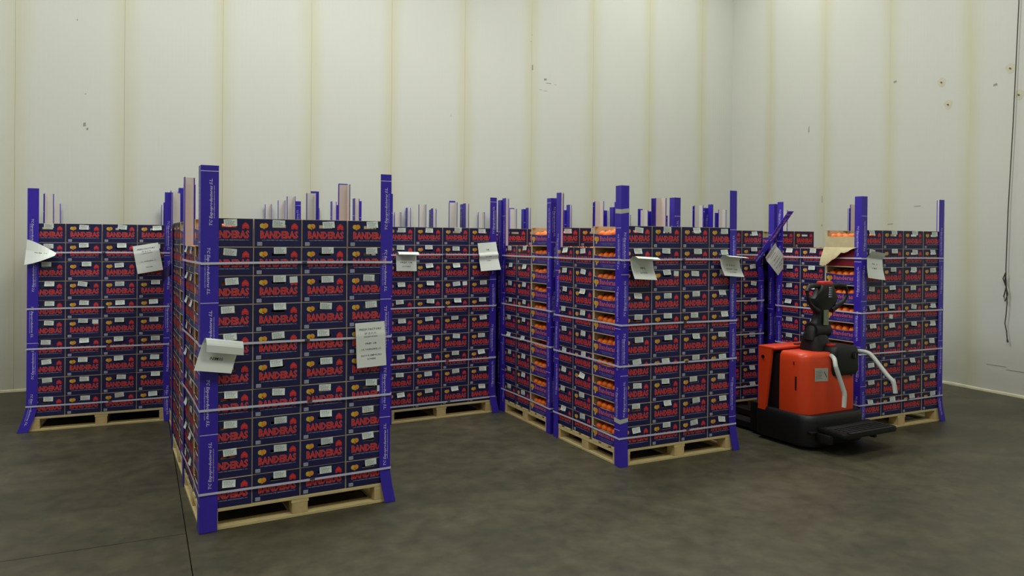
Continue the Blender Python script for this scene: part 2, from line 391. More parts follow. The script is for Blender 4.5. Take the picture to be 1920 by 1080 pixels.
def side_print(m, P, style):
    w, h = CD, CH*(.97 if style == 'maroon' else .66)
    pm = {'banderas': violet, 'plain': card, 'maroon': maroon}[style]
    n = 10; e = .012
    zt = lambda x: h*(1.0-.10*math.sin(math.pi*min(max((x-.02)/(w-.04), 0), 1))) if style != 'plain' else h
    for i in range(n):
        a, b = e+(w-2*e)*i/n, e+(w-2*e)*(i+1)/n
        m.poly([P(a, .008, .0006), P(b, .008, .0006), P(b, zt(b)-.002, .0006), P(a, zt(a)-.002, .0006)], pm)
    if style == 'plain': return
    Q = lambda x, z: P(x, z, .0012); Q2 = lambda x, z: P(x, z, .0018)
    if style == 'maroon':
        return
    disc(m, .10*w, .62*h, .05*w, Q, yellowink); disc(m, .165*w, .60*h, .055*w, Q2, orangeink); disc(m, .125*w, .36*h, .03*w, Q2, yellowink)
    m.text('Banderas', 1, pinkink, lambda x, y: Q(w*.525+x, .46*h+y), bold=.028, w=w*.55, h=h*.36)
    # slab serifs of the western lettering
    for k in range(9): rect(m, w*(.255+.063*k), .45*h, w*(.287+.063*k), .475*h, Q2, pinkink)
    m.text('Los Sabores del Mediterraneo', 1, inkwhite, lambda x, y: Q(w*.53+x, .29*h+y), w=w*.50, h=h*.05)
    m.text('Producto de calidad', 1, inkwhite, lambda x, y: Q(w*.53+x, .18*h+y), w=w*.34, h=h*.05)
    m.poly([Q(.04*w, .02), Q(.18*w, .02), Q(.04*w, .36*h)], mat_blue)
mat_blue = mat('mid_blue_print', (58, 62, 158), .5)
def carton_mesh(left='banderas', right='banderas', detail=True, full_end=True):
    m = MB(); w, d, h, t = CW, CD, CH, .004
    m.box(0, 0, 0, w, d, .004, card)
    for y0, y1 in ((0, t), (d-t, d)):                           # end panels with hand holes
        hx0, hx1, hz0, hz1 = .375*w, .66*w, .69*h, .80*h
        m.box(0, y0, .004, w, y1, hz0, card); m.box(0, y0, hz1, w, y1, h, card)
        m.box(0, y0, hz0, hx0, y1, hz1, card); m.box(hx1, y0, hz0, w, y1, hz1, card)
    for x0, x1 in ((0, t), (w-t, w)):                           # low long sides with a dipped rim, corner posts and a top ledge
        hh = .66*h
        m.box(x0, t, .004, x1, d-t, hh*.9, card)
        m.box(x0, t, hh*.9, x1, .05, hh, card); m.box(x0, d-.05, hh*.9, x1, d-t, hh, card)
        m.box(x0, t, hh, x1, .022, h, card); m.box(x0, d-.022, hh, x1, d-t, h, card)
    # triangular corner gussets inside, at ledge height
    for sx in (0, 1):
        for sy in (0, 1):
            gx = lambda a: (t+a) if not sx else (w-t-a)
            gy = lambda a: (t+a) if not sy else (d-t-a)
            pts = [(gx(0), gy(0), h-.003), (gx(.05), gy(0), h-.003), (gx(0), gy(.035), h-.003)]
            m.poly(pts, cardin)
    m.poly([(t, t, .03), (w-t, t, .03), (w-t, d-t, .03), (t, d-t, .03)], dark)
    end_print(m, lambda x, z, o=0: (x, -o, z), detail)
    end_print(m, lambda x, z, o=0: (w-x, d+o, z), False)
    side_print(m, lambda x, z, o=0: (-o, d-x, z), left) if left else None
    side_print(m, lambda x, z, o=0: (w+o, x, z), right) if right else None
    return m.mesh('tray')
CART = {'std': carton_mesh(), 'plain': carton_mesh('plain'), 'maroon': carton_mesh('maroon')}
def sticker_mesh(k):
    m = MB(); w, h = .078, .042
    curl = [(0, .0, 0), (.004, .002, .001), (.010, .0, .004), (.003, .006, .0)][k]
    def P(x, z, o=0):
        u = (x/w+.5); v = -z/h
        return (x, -.0025-o-curl[0]*v*v-curl[1]*u*u-curl[2]*(1-u)*v, z)
    n = 4
    for i in range(n):
        for j in range(3):
            a, b = -w/2+w*i/n, -w/2+w*(i+1)/n; c, d = -h*j/3, -h*(j+1)/3
            m.poly([P(a, d), P(b, d), P(b, c), P(a, c)], sticker_m)
    for j, (x0, x1) in enumerate(((-.40, .1), (-.40, .36), (-.40, .30), (-.36, .25), (-.4, .38))):
        zz = -h*(.16+.165*j)
        for q in range(4):
            a = w*(x0+(x1-x0)*q/4); b = w*(x0+(x1-x0)*(q+.8)/4)
            m.poly([P(a, zz-.0022, .0008), P(b, zz-.0022, .0008), P(b, zz, .0008), P(a, zz, .0008)], greyink)
    return m.mesh('sticker')
STK = [sticker_mesh(k) for k in range(4)]
m = MB(); m.poly([(-.025, -.003, -.04), (.025, -.004, -.04), (.025, -.0026, 0), (-.025, -.0026, 0)], sticker_m); BLANK = m.mesh('blank_sticker')
ORD = ['bottom', 'second', 'third', 'fourth', 'fifth', 'sixth', 'seventh', 'eighth', 'ninth', 'top']
def carton(M, label, group, kind='std', extra=None, stick=True):
    o = thing('citrus_carton', label, 'carton', group=group)
    jx, jy, jr = random.uniform(-.0012, .0012), random.uniform(-.002, .003), R(random.uniform(-.35, .35))
    Mw = M @ Matrix.Translation((.0015+jx, .002+jy, .0003)) @ Matrix.Rotation(jr, 4, 'Z')
    o.matrix_world = Mw; o.location = Mw.to_translation(); o.rotation_euler = Mw.to_euler()
    link('tray', CART[kind], o)
    if stick:
        link('sticker', random.choice(STK), o, (CW*(.52+random.uniform(-.05, .06)), 0, CH*random.uniform(.93, 1.03)), (0, R(random.gauss(0, 3.2)), 0))
    if extra == 'blank': link('blank_sticker', BLANK, o, (CW*.83, 0, CH*.95), (0, R(random.uniform(-6, 6)), 0))
    if extra == 'low': link('blank_sticker', BLANK, o, (CW*.45, 0, CH*.45), (0, R(8), 0))
    if extra == 'edge': link('blank_sticker', BLANK, o, (CW*.80, 0, CH*.75), (0, R(2), 0))
    return o
# cartons nobody can tell apart behind the visible faces: one joined object
HID = MB(); RICH = {}
def hidden_carton(M, rich=False):
    if rich:                                                       # faces a step to the side would show: the same printed tray
        me = CART['std']
        if not RICH:
            RICH['v'] = [v.co.copy() for v in me.vertices]; RICH['f'] = [tuple(p.vertices) for p in me.polygons]
            RICH['m'] = [HID.mi(me.materials[p.material_index]) for p in me.polygons]
        M = M @ Matrix.Translation((.0015, .002, 0)); b = len(HID.v)
        HID.v += [tuple(M @ v) for v in RICH['v']]; HID.f += [tuple(b+i for i in f) for f in RICH['f']]; HID.m += RICH['m']
        return
    w, d, h = CW, CD, CH
    def P(x, y, z): return tuple(M @ Vector((x+.0015, y+.002, z)))
    k = HID.mi(navy); kc = HID.mi(card)
    b = len(HID.v)
    hh = .6*h
    HID.v += [P(0, 0, 0), P(w, 0, 0), P(w, d, 0), P(0, d, 0), P(0, 0, h), P(w, 0, h), P(w, d, h), P(0, d, h), P(0, 0, hh), P(w, 0, hh), P(w, d, hh), P(0, d, hh)]
    for f_, q in (((0, 3, 2, 1), kc), ((0, 1, 5, 4), k), ((2, 3, 7, 6), k), ((1, 2, 10, 9), k), ((3, 0, 8, 11), k)):
        HID.f.append(tuple(b+i for i in f_)); HID.m.append(q)
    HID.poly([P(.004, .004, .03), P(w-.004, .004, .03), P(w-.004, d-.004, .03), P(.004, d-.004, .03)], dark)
    for o_ in (0, 1):
        y = -.0004 if o_ == 0 else d+.0004
        HID.poly([P(w*.12, y, h*.33), P(w*.92, y, h*.33), P(w*.92, y, h*.57), P(w*.12, y, h*.57)], red)
        HID.poly([P(w*.40, y, h*.78), P(w*.64, y, h*.78), P(w*.64, y, h), P(w*.40, y, h)], sticker_m)

# ---------------------------------------------------------------- oranges
bm = bmesh.new(); bmesh.ops.create_icosphere(bm, subdivisions=2, radius=.037)
for v in bm.verts:
    v.co.z *= .95
    if v.co.z > .034: v.co.z -= .0022
ORM = MB(); ORM.bm(bm, orange_m); orange_me = ORM.mesh('orange', True)
STUFF = MB()
ico = bmesh.new(); bmesh.ops.create_icosphere(ico, subdivisions=1, radius=.037); ico.verts.index_update()
IV = [v.co.copy() for v in ico.verts]; IF = [tuple(v.index for v in f.verts) for f in ico.faces]; ico.free()
def stuff_orange(p):
    b = len(STUFF.v); k = STUFF.mi(orange_m)
    STUFF.v += [tuple(Vector(p)+v) for v in IV]; STUFF.f += [tuple(b+i for i in f) for f in IF]; STUFF.m += [k]*len(IF)

# ---------------------------------------------------------------- corner posts
PL = 2.222; FW = .076
def post_builder(phase, F=FW, L=PL, text=True):
    m = MB(); t = .0045
    prof = [(0, 0), (F, 0), (F, t), (F-.008, t), (t, t), (t, F-.008), (t, F), (0, F)]; n = 22
    lv = [L*i/n for i in range(n+1)]
    for a, b in zip(lv, lv[1:]):
        for i in range(8):
            j = (i+1) % 8; mt = post_in if i in (3, 4) else post_m
            m.poly([(*prof[i], a), (*prof[j], a), (*prof[j], b), (*prof[i], b)], mt)
    for z in (0, L):
        m.poly([(0, 0, z), (F, 0, z), (F, t, z), (t, t, z)], post_in); m.poly([(0, 0, z), (t, t, z), (t, F, z), (0, F, z)], post_in)
    if text:
        T = 'TC Expoproductores S.L.'; W_ = 'www.tcexpoproductores.com'
        for face in (0, 1):
            # across(q) : q from the corner; viewer's right is +x on the front face, -y on the side face
            def P(q, z, o=.0008):
                return (q, -o, z) if face == 0 else (-o, F-q, z)
            ph = phase+(0 if face == 0 else .37)
            z = -.8+ph
            while z < L+.2:
                for (zc, q, s) in ((z+.2, .70*F, 1), (z+.58, .30*F, -1)):
                    if zc-.17 < .01 or zc+.17 > L-.005: continue
                    m.text(T, 1, postink, lambda x, y: P(q-s*y, zc+s*x), shear=.25, bold=.018, w=.285, h=.024)
                    m.text(W_, 1, postink, lambda x, y: P(q+s*(.009-y), zc+s*x), w=.20, h=.008, bold=.02)
                zl = z+.385
                if .02 < zl < L-.02: m.poly([P(0, zl), P(F, zl), P(F, zl+.004), P(0, zl+.004)], postink)
                z += .80
    return m
PM = [post_builder(ph) for ph in (.05, .33, .62)]+[post_builder(.20, .104), post_builder(.42, .09)]
PME = [p.mesh('corner_post') for p in PM]
def deformed(k, fn, extra=None):
    src = PM[k]; d = MB(); d.v = [tuple(fn(*v)) for v in src.v]; d.f = list(src.f); d.m = list(src.m); d.mats = list(src.mats)
    if extra: extra(d, fn)
    return d.mesh('corner_post')

# ---------------------------------------------------------------- stacks
ROWW = ['', 'first', 'second', 'third', 'fourth']
STACK = [ # key, x, y, yaw, phrase, row behind
 ('L', -.92, 7.84, -2.3, 'the far-left stack', 0), ('L1', -.905, 8.875, -.5, 'the far-left stack', 1),
 ('A', .34, 4.74, 2.7, 'the nearest stack', 0), ('A1', .30, 5.79, 2.5, 'the nearest stack', 1), ('A2', .30, 6.82, 2.0, 'the nearest stack', 2), ('A3', .34, 7.865, .5, 'the nearest stack', 3), ('A4', .34, 8.89, 0, 'the nearest stack', 4),
 ('C', 2.13, 6.78, 2.8, 'the centre-left stack', 0), ('C1', 2.11, 7.85, 1.2, 'the centre-left stack', 1), ('C2', 2.11, 8.895, .2, 'the centre-left stack', 2),
 ('D', 3.43, 4.77, .5, 'the centre-right stack', 0), ('E', 3.43, 5.855, 0, 'the centre-right stack', 1), ('E1', 3.42, 6.87, 0, 'the centre-right stack', 2), ('E2', 3.41, 7.885, 0, 'the centre-right stack', 3), ('E3', 3.40, 8.905, 0, 'the centre-right stack', 4),
 ('H', 4.80, 5.80, 0, 'the stack behind the pallet truck', 0), ('H1', 4.80, 6.83, .3, 'the stack behind the pallet truck', 1), ('H2', 4.78, 7.86, 0, 'the stack behind the pallet truck', 2), ('H3', 4.76, 8.9, 0, 'the stack behind the pallet truck', 3),
 ('G', 6.10, 4.70, .2, 'the far-right stack', 0), ('G1', 6.10, 5.75, 0, 'the far-right stack', 1), ('G2', 6.08, 6.79, 0, 'the far-right stack', 2), ('G3', 6.05, 7.83, 0, 'the far-right stack', 3), ('G4', 6.02, 8.87, 0, 'the far-right stack', 4)]
STRAPS = {'A': (1.63, 1.13, .737, .233), 'L': (1.636, 1.12, .754, .232), 'C': (1.633, 1.112, .574, .167), 'D': (1.635, 1.117, .793, .227), 'E': (1.63, 1.13, .8, .235), 'G': (1.639, 1.124, .738, .262), 'H': (1.65, 1.17, .82, .27)}
SIDECOL = {'A', 'D', 'E', 'G'}
SHORT = {'A': 'nearest stack', 'L': 'far-left stack', 'C': 'centre-left stack', 'D': 'centre-right stack', 'E': 'stack behind centre-right one', 'H': 'stack behind pallet truck', 'G': 'far-right stack'}
COLW = ['leftmost', 'second from left', 'third from left', 'rightmost']
EXTRA = {('A', 1, 7): 'blank', ('A', 3, 3): 'edge', ('L', 1, 4): 'blank', ('C', 2, 6): 'blank', ('D', 1, 7): 'blank', ('G', 1, 5): 'low'}
SPECIALROW = [0]*24
topvis = {('E1', 0), ('E1', 1), ('E1', 2), ('G1', 0), ('G1', 1)}
G1_missing = {('G1', 2), ('G1', 3)}
FLARE = {('L', 0): (-.07, -.02), ('L', 1): (.01, -.02), ('A', 1): (.035, -.02), ('C', 1): (.035, -.03), ('D', 1): (.03, -.02), ('G', 1): (.03, -.02), ('A', 0): (-.005, -.015), ('D', 0): (-.005, -.012)}
CORN = ['front left', 'front right', 'rear right', 'rear left']
DUR = {}
for (key, X, Y, yaw, phrase, row) in STACK:
    MP = Matrix.Translation((X, Y, 0)) @ Matrix.Rotation(R(yaw), 4, 'Z')
    where = ('under '+phrase) if row == 0 else 'under the '+ROWW[row]+' stack behind '+phrase
    add_pallet((X, Y, 0), R(yaw), 'pale pine pallet with blocks and gaps '+where if row == 0 else 'pale pine pallet '+where)
    vis = key in SHORT
    for z in range(10):
        zz = PH+LH*z
        for c in range(4):
            if key in ('G1', 'G2', 'G3', 'G4') and z == 9 and c > 1: continue
            M = MP @ Matrix.Translation((.3*c, 0, zz))
            if key in ('H',): show = c >= 2
            elif key == 'E': show = (c == 0) or (z == 9)
            elif vis: show = True
            else: show = z == 9 and (key, c) in topvis
            if show:
                if vis:
                    lab = 'navy red-lettered carton, %s, %s layer, front of %s' % (COLW[c], 'top' if z == 9 else 'bottom' if z == 0 else ORD[z]+' lowest', SHORT[key])
                    grp = 'cartons on the front of '+SHORT[key]
                else:
                    lab = 'navy red-lettered top-layer carton, %s, front of first stack behind %s' % (COLW[c], 'the far-right stack' if key == 'G1' else 'the one behind centre-right')
                    if key == 'E1': lab = 'navy red-lettered top-layer carton, %s, second stack behind centre-right one' % COLW[c]
                    grp = 'top cartons seen over the front stacks'
                kind = 'std'
                if key == 'G' and c == 0 and z == 9: kind = 'plain'
                if key == 'G' and c == 0 and z == 8: kind = 'maroon'
                carton(M, lab, grp, kind, EXTRA.get((key, c, z)), stick=not (key == 'E1' or key == 'G1'))
            else: hidden_carton(M, rich=(c == 0 and key in ('A1', 'A2')) or (key == 'H' and c < 2))
        # three columns turned sideways behind the front row
        for r in range(2):
            if key in SIDECOL and z == 9: continue
            for c in range(3):
                if key in ('G1', 'G2', 'G3', 'G4') and z == 9 and c > 0: continue
                M = MP @ Matrix.Translation((.4*c, .4+.3*r+.3, zz)) @ Matrix.Rotation(R(-90), 4, 'Z')
                if key in SIDECOL and c == 0:
                    lab = 'navy carton, %s side column, %s layer, left face of %s' % (['nearer', 'farther'][r], 'bottom' if z == 0 else ORD[z]+' lowest', SHORT[key])
                    carton(M, lab, 'cartons on the left side of '+SHORT[key])
                else: hidden_carton(M, rich=c == 0 and key in ('A1', 'A2', 'C', 'H', 'L'))
        # fruit that shows in the open long side of the corner carton
        if key in SIDECOL:
            for i in range(5):
                if key == 'G' and z == 8: break
                px, py = .053+random.uniform(-.002, .003), .052+.0735*i+random.uniform(-.002, .002)
                p = MP @ Vector((px, py, zz+.107+random.uniform(-.008, .006)))
                o = link('orange', orange_me, None, p, (random.uniform(0, .5), random.uniform(0, .5), random.uniform(0, 6)))
                tag(o, 'orange %s, %s layer corner carton of %s' % (['nearest the front post', 'second from the front post', 'in the middle', 'second from the rear end', 'at the rear end'][i], ORD[z], SHORT[key]), 'orange', 'oranges in %s layer of %s' % (ORD[z], SHORT[key]))
                stuff_orange(MP @ Vector((px+.002, py, zz+.045)))
                stuff_orange(MP @ Vector((px+.073, py, zz+.115+random.uniform(-.006, .008))))
                stuff_orange(MP @ Vector((px+.146, py, zz+.112)))
    if key in SIDECOL:                                           # fruit on the open top of the ninth layer
        for ix in range(15):
            for iy in range(7):
                stuff_orange(MP @ Vector((.05+.078*ix, .45+.083*iy, PH+LH*9-.037+random.uniform(-.004, .006))))
    # corner posts
    for q, (px, py, rot) in enumerate(((-.0065, -.0065, 0), (1.2065, -.0065, 90), (1.2065, 1.0065, 180), (-.0065, 1.0065, 270))):
        if row == 0: lab = 'blue lettered cardboard corner post, %s corner of %s' % (CORN[q], phrase)
        else: lab = 'blue corner post, %s corner, %s stack behind %s' % (CORN[q], ROWW[row], phrase)
        k = random.randrange(3)
        fl = FLARE.get((key, q)) 
        if (key, q) == ('A', 0): k = 3
        if (key, q) == ('L', 0): k = 4
        if (key, q) == ('A', 1): k = 2
        M = MP @ Matrix.Translation((px, py, 0)) @ Matrix.Rotation(R(rot), 4, 'Z')
        me = PME[k]
        if key == 'H' and q == 1:
            # broken post: upright to 1.62 m, its top folded over to the right
            cr_ = Matrix.Rotation(R(-rot), 3, 'Z')
            axisdir = cr_ @ Vector((1, -.45, 0))
            def bend(x, y, z):
                if z <= 1.50: return (x, y, z)
                a = R(32)*min((z-1.50)/.1, 1); s_ = z-1.50
                return Vector((x, y, 1.50))+axisdir*(math.sin(a)*s_-.17*min(s_/.1, 1))+Vector((0, 0, math.cos(a)*s_))+cr_ @ Vector((0, -.10*min(s_/.1, 1), 0))
            me = deformed(k, bend); lab = 'broken blue corner post with its top folded to the right, behind the pallet truck'
        elif fl:
            cr_ = Matrix.Rotation(R(-rot), 3, 'Z')
            dv = cr_ @ Vector((fl[0], fl[1], 0))
            def flare(x, y, z, dv=dv):
                g = max(0, (.24-z)/.24)**1.4
                return (x+dv.x*g, y+dv.y*g, z+.002)
            me = deformed(k, flare)
        hz = random.uniform(-.015, .015) if row == 0 else random.uniform(-.06, .02)
        sc = 1+hz/PL if row or q > 1 else 1
        o = link('corner_post', me)
        lean = Matrix.Rotation(R(random.uniform(-.25, .25)), 4, 'X') @ Matrix.Rotation(R(random.uniform(-.25, .25)), 4, 'Y')
        Mw = M @ lean; o.location = Mw.to_translation()+Vector((0, 0, .001)); o.rotation_euler = Mw.to_euler(); o.scale = (1, 1, sc)
        tag(o, lab, 'post', 'blue corner posts')
        if (key, q) == ('D', 0):
            for z0 in (2.0, .34):
                t_ = MB()
                t_.poly([(-.0015, -.0015, z0), (FW+.001, -.0015, z0+.012), (FW+.001, -.0015, z0+.045), (-.0015, -.0015, z0+.035)], tape)
                t_.poly([(-.0015, FW, z0+.006), (-.0015, -.0015, z0), (-.0015, -.0015, z0+.035), (-.0015, FW, z0+.042)], tape)
                t_.build('tape_band', o)
    # plastic straps round the load
    for si, sz in enumerate(STRAPS.get(key, ())):
        m = MB(); e = .0125
        corner = [(-e, -e), (1.2+e, -e), (1.2+e, 1+e), (-e, 1+e)]
        pts = []
        for i in range(4):
            a, b = corner[i], corner[(i+1) % 4]
            dx, dy = (b[0]-a[0]), (b[1]-a[1]); Lg = math.hypot(dx, dy)
            for q in range(9):
                tt = (.008+(Lg-.016)*q/8)/Lg; inn = .0045*math.sin(math.pi*q/8) if True else 0
                nx, ny = -dy/Lg, dx/Lg
                pts.append((a[0]+dx*tt+nx*inn, a[1]+dy*tt+ny*inn, sz+.004*math.sin(1.3*i+q*.4+si)))
        n = len(pts)
        for i in range(n):
            p, q = pts[i], pts[(i+1) % n]
            cx_, cy_ = .6, .5
            out = lambda P_, o_: (P_[0]+(o_ if P_[0] > cx_ else -o_)*(1 if abs(P_[0]-cx_) > .58 else 0), P_[1]+(o_ if P_[1] > cy_ else -o_)*(1 if abs(P_[1]-cy_) > .48 else 0))
            po, qo = out(p, .0012), out(q, .0012)
            for (A_, B_, z0, z1) in ((po, qo, -.007, .007),):
                m.poly([(*A_, p[2]+z0), (*B_, q[2]+z0), (*B_, q[2]+z1), (*A_, p[2]+z1)], strap_m)
            m.poly([(q[0], q[1], q[2]-.007), (p[0], p[1], p[2]-.007), (p[0], p[1], p[2]+.007), (q[0], q[1], q[2]+.007)], strap_m)
            m.poly([(p[0], p[1], p[2]+.007), (*po, p[2]+.007), (*qo, q[2]+.007), (q[0], q[1], q[2]+.007)], strap_m)
            m.poly([(*po, p[2]-.007), (p[0], p[1], p[2]-.007), (q[0], q[1], q[2]-.007), (*qo, q[2]-.007)], strap_m)
        o = m.build('plastic_strap'); o.location = (X, Y, 0); o.rotation_euler = (0, 0, R(yaw))
        tag(o, 'white plastic strap, %s, round %s' % (['topmost of four', 'second from top', 'third from top', 'lowest of four'][si], 'the '+SHORT[key] if not SHORT[key].startswith('stack') else 'the '+SHORT[key]), 'strap', 'white plastic straps')
        m = MB(); m.box(.60+.02*si, -.0155, sz-.009+.004, .63+.02*si, -.012, sz+.009, seal_m); m.build('seal', o)
o = HID.build('stacked_cartons'); tag(o, 'navy cartons packed inside and behind the visible faces of the stacks', 'cartons', kind='stuff')
o = STUFF.build('loose_oranges', smooth=True); tag(o, 'oranges heaped deeper inside the open cartons', 'oranges', kind='stuff')

# ---------------------------------------------------------------- paper sheets tucked behind the top straps
def sheet(label, loc, yaw, tilt, W, prof, texts=(), curl=0, skew=0, squeeze=None, pinch=0):
    """prof: list of (distance along the sheet from its top, out, z); texts: (string, t along sheet, width, height)"""
    def at(t):
        for (a, oa, za), (b, ob, zb) in zip(prof, prof[1:]):
            if t <= b: u = (t-a)/(b-a); return oa+(ob-oa)*u, za+(zb-za)*u
        return prof[-1][1], prof[-1][2]
    L = prof[-1][0]
    def P(x, t, o=0):
        out, z = at(t); (o2, z2) = at(min(t+.004, L)); (o1, z1) = at(max(t-.004, 0))
        dx, dz = o2-o1, z2-z1; l = math.hypot(dx, dz) or 1
        nx, nz = -dz/l, dx/l                                    # outward normal of the profile
        c_ = curl*((x/W+.5)**2)*(t/L)
        k_ = squeeze(t/L) if squeeze else 1
        if pinch:
            u_ = min(max(x/W+.5, 0), 1); z = -.02+(z+.02)*(1-pinch*u_**1.3)
        return (x*k_+skew*t, -(out+c_+nx*o), z+nz*o)
    m = MB(); nx_, nt_ = 8, 24
    for sgn in (0, 1):
        for i in range(nx_):
            for j in range(nt_):
                a, b = -W/2+W*i/nx_, -W/2+W*(i+1)/nx_; c_, d_ = L*j/nt_, L*(j+1)/nt_
                pts = [P(a, d_, -.0006*sgn), P(b, d_, -.0006*sgn), P(b, c_, -.0006*sgn), P(a, c_, -.0006*sgn)]
                m.poly(pts if not sgn else pts[::-1], paper)
    for (s_, t, w_, h_) in texts:
        m.text(s_, 1, ink, lambda x, y: P(x, t-y, .0008), w=w_, h=h_, bold=.01)
    o = m.build('paper_sheet', smooth=True); o.location = loc; o.rotation_euler = (0, tilt, yaw)
    return tag(o, label, 'paper', 'paper sheets tucked under the straps')
def at_stack(key, x, y, z):
    s = [s for s in STACK if s[0] == key][0]; M = Matrix.Translation((s[1], s[2], 0)) @ Matrix.Rotation(R(s[3]), 4, 'Z')
    return M @ Vector((x, y, z)), R(s[3])
FF = [('FRESH FACTORY', .052, .155, .013), ('SP Z.O.O.', .078, .085, .012), ('HISZPANIA', .098, .095, .008), ('PREF 1/B', .145, .075, .011), ('UL WIERZBIE_51', .185, .135, .011), ('62619 KOMPOLNO', .225, .145, .012), ('KONIN', .248, .055, .011)]
flat = [(0, .006, .065), (.065, .014, 0), (.08, .018, -.015), (.20, .016, -.135), (.297, .022, -.232)]
p, yw = at_stack('A', 1.055, -.014, 1.165); sheet('printed white sheet, upright, over the right post of the nearest stack', p, yw, R(-2), .205, flat, FF)
p, yw = at_stack('A', .13, -.012, 1.135)
sheet('white sheet with its top folded forward, on the left post of the nearest stack', p, yw, R(9), .215, [(0, .075, -.045), (.04, .078, .0), (.085, .06, .035), (.10, .03, .03), (.14, .016, 0), (.22, .028, -.08), (.30, .045, -.165)], (('NIM05', .235, .075, .018), ('2', .19, .012, .015)), skew=-.16)
p, yw = at_stack('L', .98, -.014, 1.66); sheet('printed white sheet, tilted, on the right post of the far-left stack', p, yw, R(-10), .225, [(a, b, c*.9) for a, b, c in flat], FF[:3]+FF[4:5]+FF[6:])
p, yw = at_stack('L', .11, -.012, 1.65)
sheet('white sheet curled into a cone, on the left post of the far-left stack', p, yw, R(4), .24, [(0, .01, .10), (.10, .02, 0), (.17, .035, -.07), (.235, .05, -.13)], (('N:M 19', .12, .1, .014),), curl=.07, pinch=.9)
p, yw = at_stack('C', .20, -.014, 1.635)
sheet('white sheet folded forward at its top, on the left of the centre-left stack', p, yw, R(1), .21, [(0, .09, .005), (.06, .07, .028), (.10, .04, .03), (.13, .016, 0), (.2, .024, -.08), (.28, .035, -.155)], (('PREF 1/B', .2, .12, .012), ('KONIN', .24, .08, .012)))
p, yw = at_stack('C', 1.10, -.014, 1.64); sheet('white sheet with a curled left corner, on the right post of the centre-left stack', p, yw, R(-4), .215, [(0, .0, .12), (.1, .014, .02), (.13, .03, -.01), (.17, .016, -.05), (.297, .045, -.165)], (('NIM', .08, .03, .012), ('2 - 100', .15, .06, .012), ('CIAS', .19, .05, .01)), curl=.03)
p, yw = at_stack('D', .16, -.014, 1.635)
sheet('white sheet with its top flap held out, on the left post of the centre-right stack', p, yw, R(3), .22, [(0, .13, .012), (.06, .085, .028), (.11, .04, .024), (.14, .016, 0), (.2, .03, -.07), (.29, .07, -.15)], (('ABG', .2, .05, .014), ('2105', .24, .07, .014)), skew=.08)
p, yw = at_stack('D', 1.085, -.014, 1.637)
sheet('white sheet with its top flap held out, on the right post of the centre-right stack', p, yw, R(4), .22, [(0, .14, .02), (.07, .085, .03), (.11, .04, .024), (.14, .016, 0), (.2, .03, -.065), (.29, .07, -.14)], (('SP Z.O.O.', .19, .1, .011), ('PREF 1/B', .225, .12, .01), ('KONIN', .255, .07, .01)), skew=.1)
p, yw = at_stack('H', 1.15, -.16, 1.645); sheet('printed white sheet, strongly tilted, hanging beside the folded broken post', p, yw, R(-48), .205, [(0, .05, .09), (.07, .025, .03), (.11, .03, -.01), (.297, .02, -.195)], FF)
p, yw = at_stack('G', .13, -.014, 1.64); sheet('white sheet curling off the left post of the far-right stack', p, yw, R(7), .2, [(0, .07, .06), (.05, .05, .03), (.1, .022, .0), (.2, .03, -.10), (.297, .05, -.19)], (('N: 1', .16, .06, .014), ('185', .2, .05, .014)), curl=.03, skew=.02)

# torn cream flap hanging out over the maroon side of the far-right stack
m = MB(); 
s = [s for s in STACK if s[0] == 'G'][0]
n = 12
edge = [(0, .0), (.1, -.01), (.2, -.03), (.3, -.055), (.42, -.05), (.55, -.105), (.65, -.12), (.8, -.17), (.9, -.185), (1.0, -.175)]
def ez(u):
    for (a, za), (b, zb) in zip(edge, edge[1:]):
        if u <= b: return za+(zb-za)*(u-a)/(b-a)
    return edge[-1][1]
for i in range(n):
    for j in range(5):
        def Q(a, b_):
            u = a/n; v = b_/5; L_ = -ez(u)
            return (-.012-.055*math.sin(v*1.5)*u-.01*v, .03+.37*u, PH+LH*9+.012-L_*v)
        m.poly([Q(i, j), Q(i+1, j), Q(i+1, j+1), Q(i, j+1)], card)
        m.poly([tuple(Vector(q)+Vector((-.002, 0, 0))) for q in (Q(i, j+1), Q(i+1, j+1), Q(i+1, j), Q(i, j))], card)
o = m.build('torn_flap', smooth=True); o.location = (s[1], s[2], 0); o.rotation_euler = (0, 0, R(s[3]))
tag(o, 'torn cream cardboard flap curling off the upper left side of the far-right stack', 'flap')
# strap end standing against the post of the stack behind the centre-right one
m = MB(); m.box(0, 0, 0, .014, .0015, .20, strap_m); o = m.build('strap_end'); o.location = (3.455, 5.828, 1.57)
tag(o, 'short loose end of white strap against the post behind centre-right stack', 'strap')
# dark stretch film hanging between the far-left and the nearest stack
m = MB()
for i in range(10):
    a, b = i/10, (i+1)/10
    P = lambda u, v: (.01*math.sin(7*u+v)-.17*(1-u), .015*math.cos(9*u)*v, -.02-.10*v-.10*(1-u)+.02*math.sin(5*u))
    m.poly([P(a, 0), P(b, 0), P(b, 1), P(a, 1)], film_m)
    m.poly([tuple(Vector(q)+Vector((0, .001, 0))) for q in (P(a, 1), P(b, 1), P(b, 0), P(a, 0))], film_m)
o = m.build('stretch_film', smooth=True); o.location = (.335, 6.80, 1.62)
tag(o, 'strip of dark violet stretch film hanging in the gap left of the nearest stack', 'film')

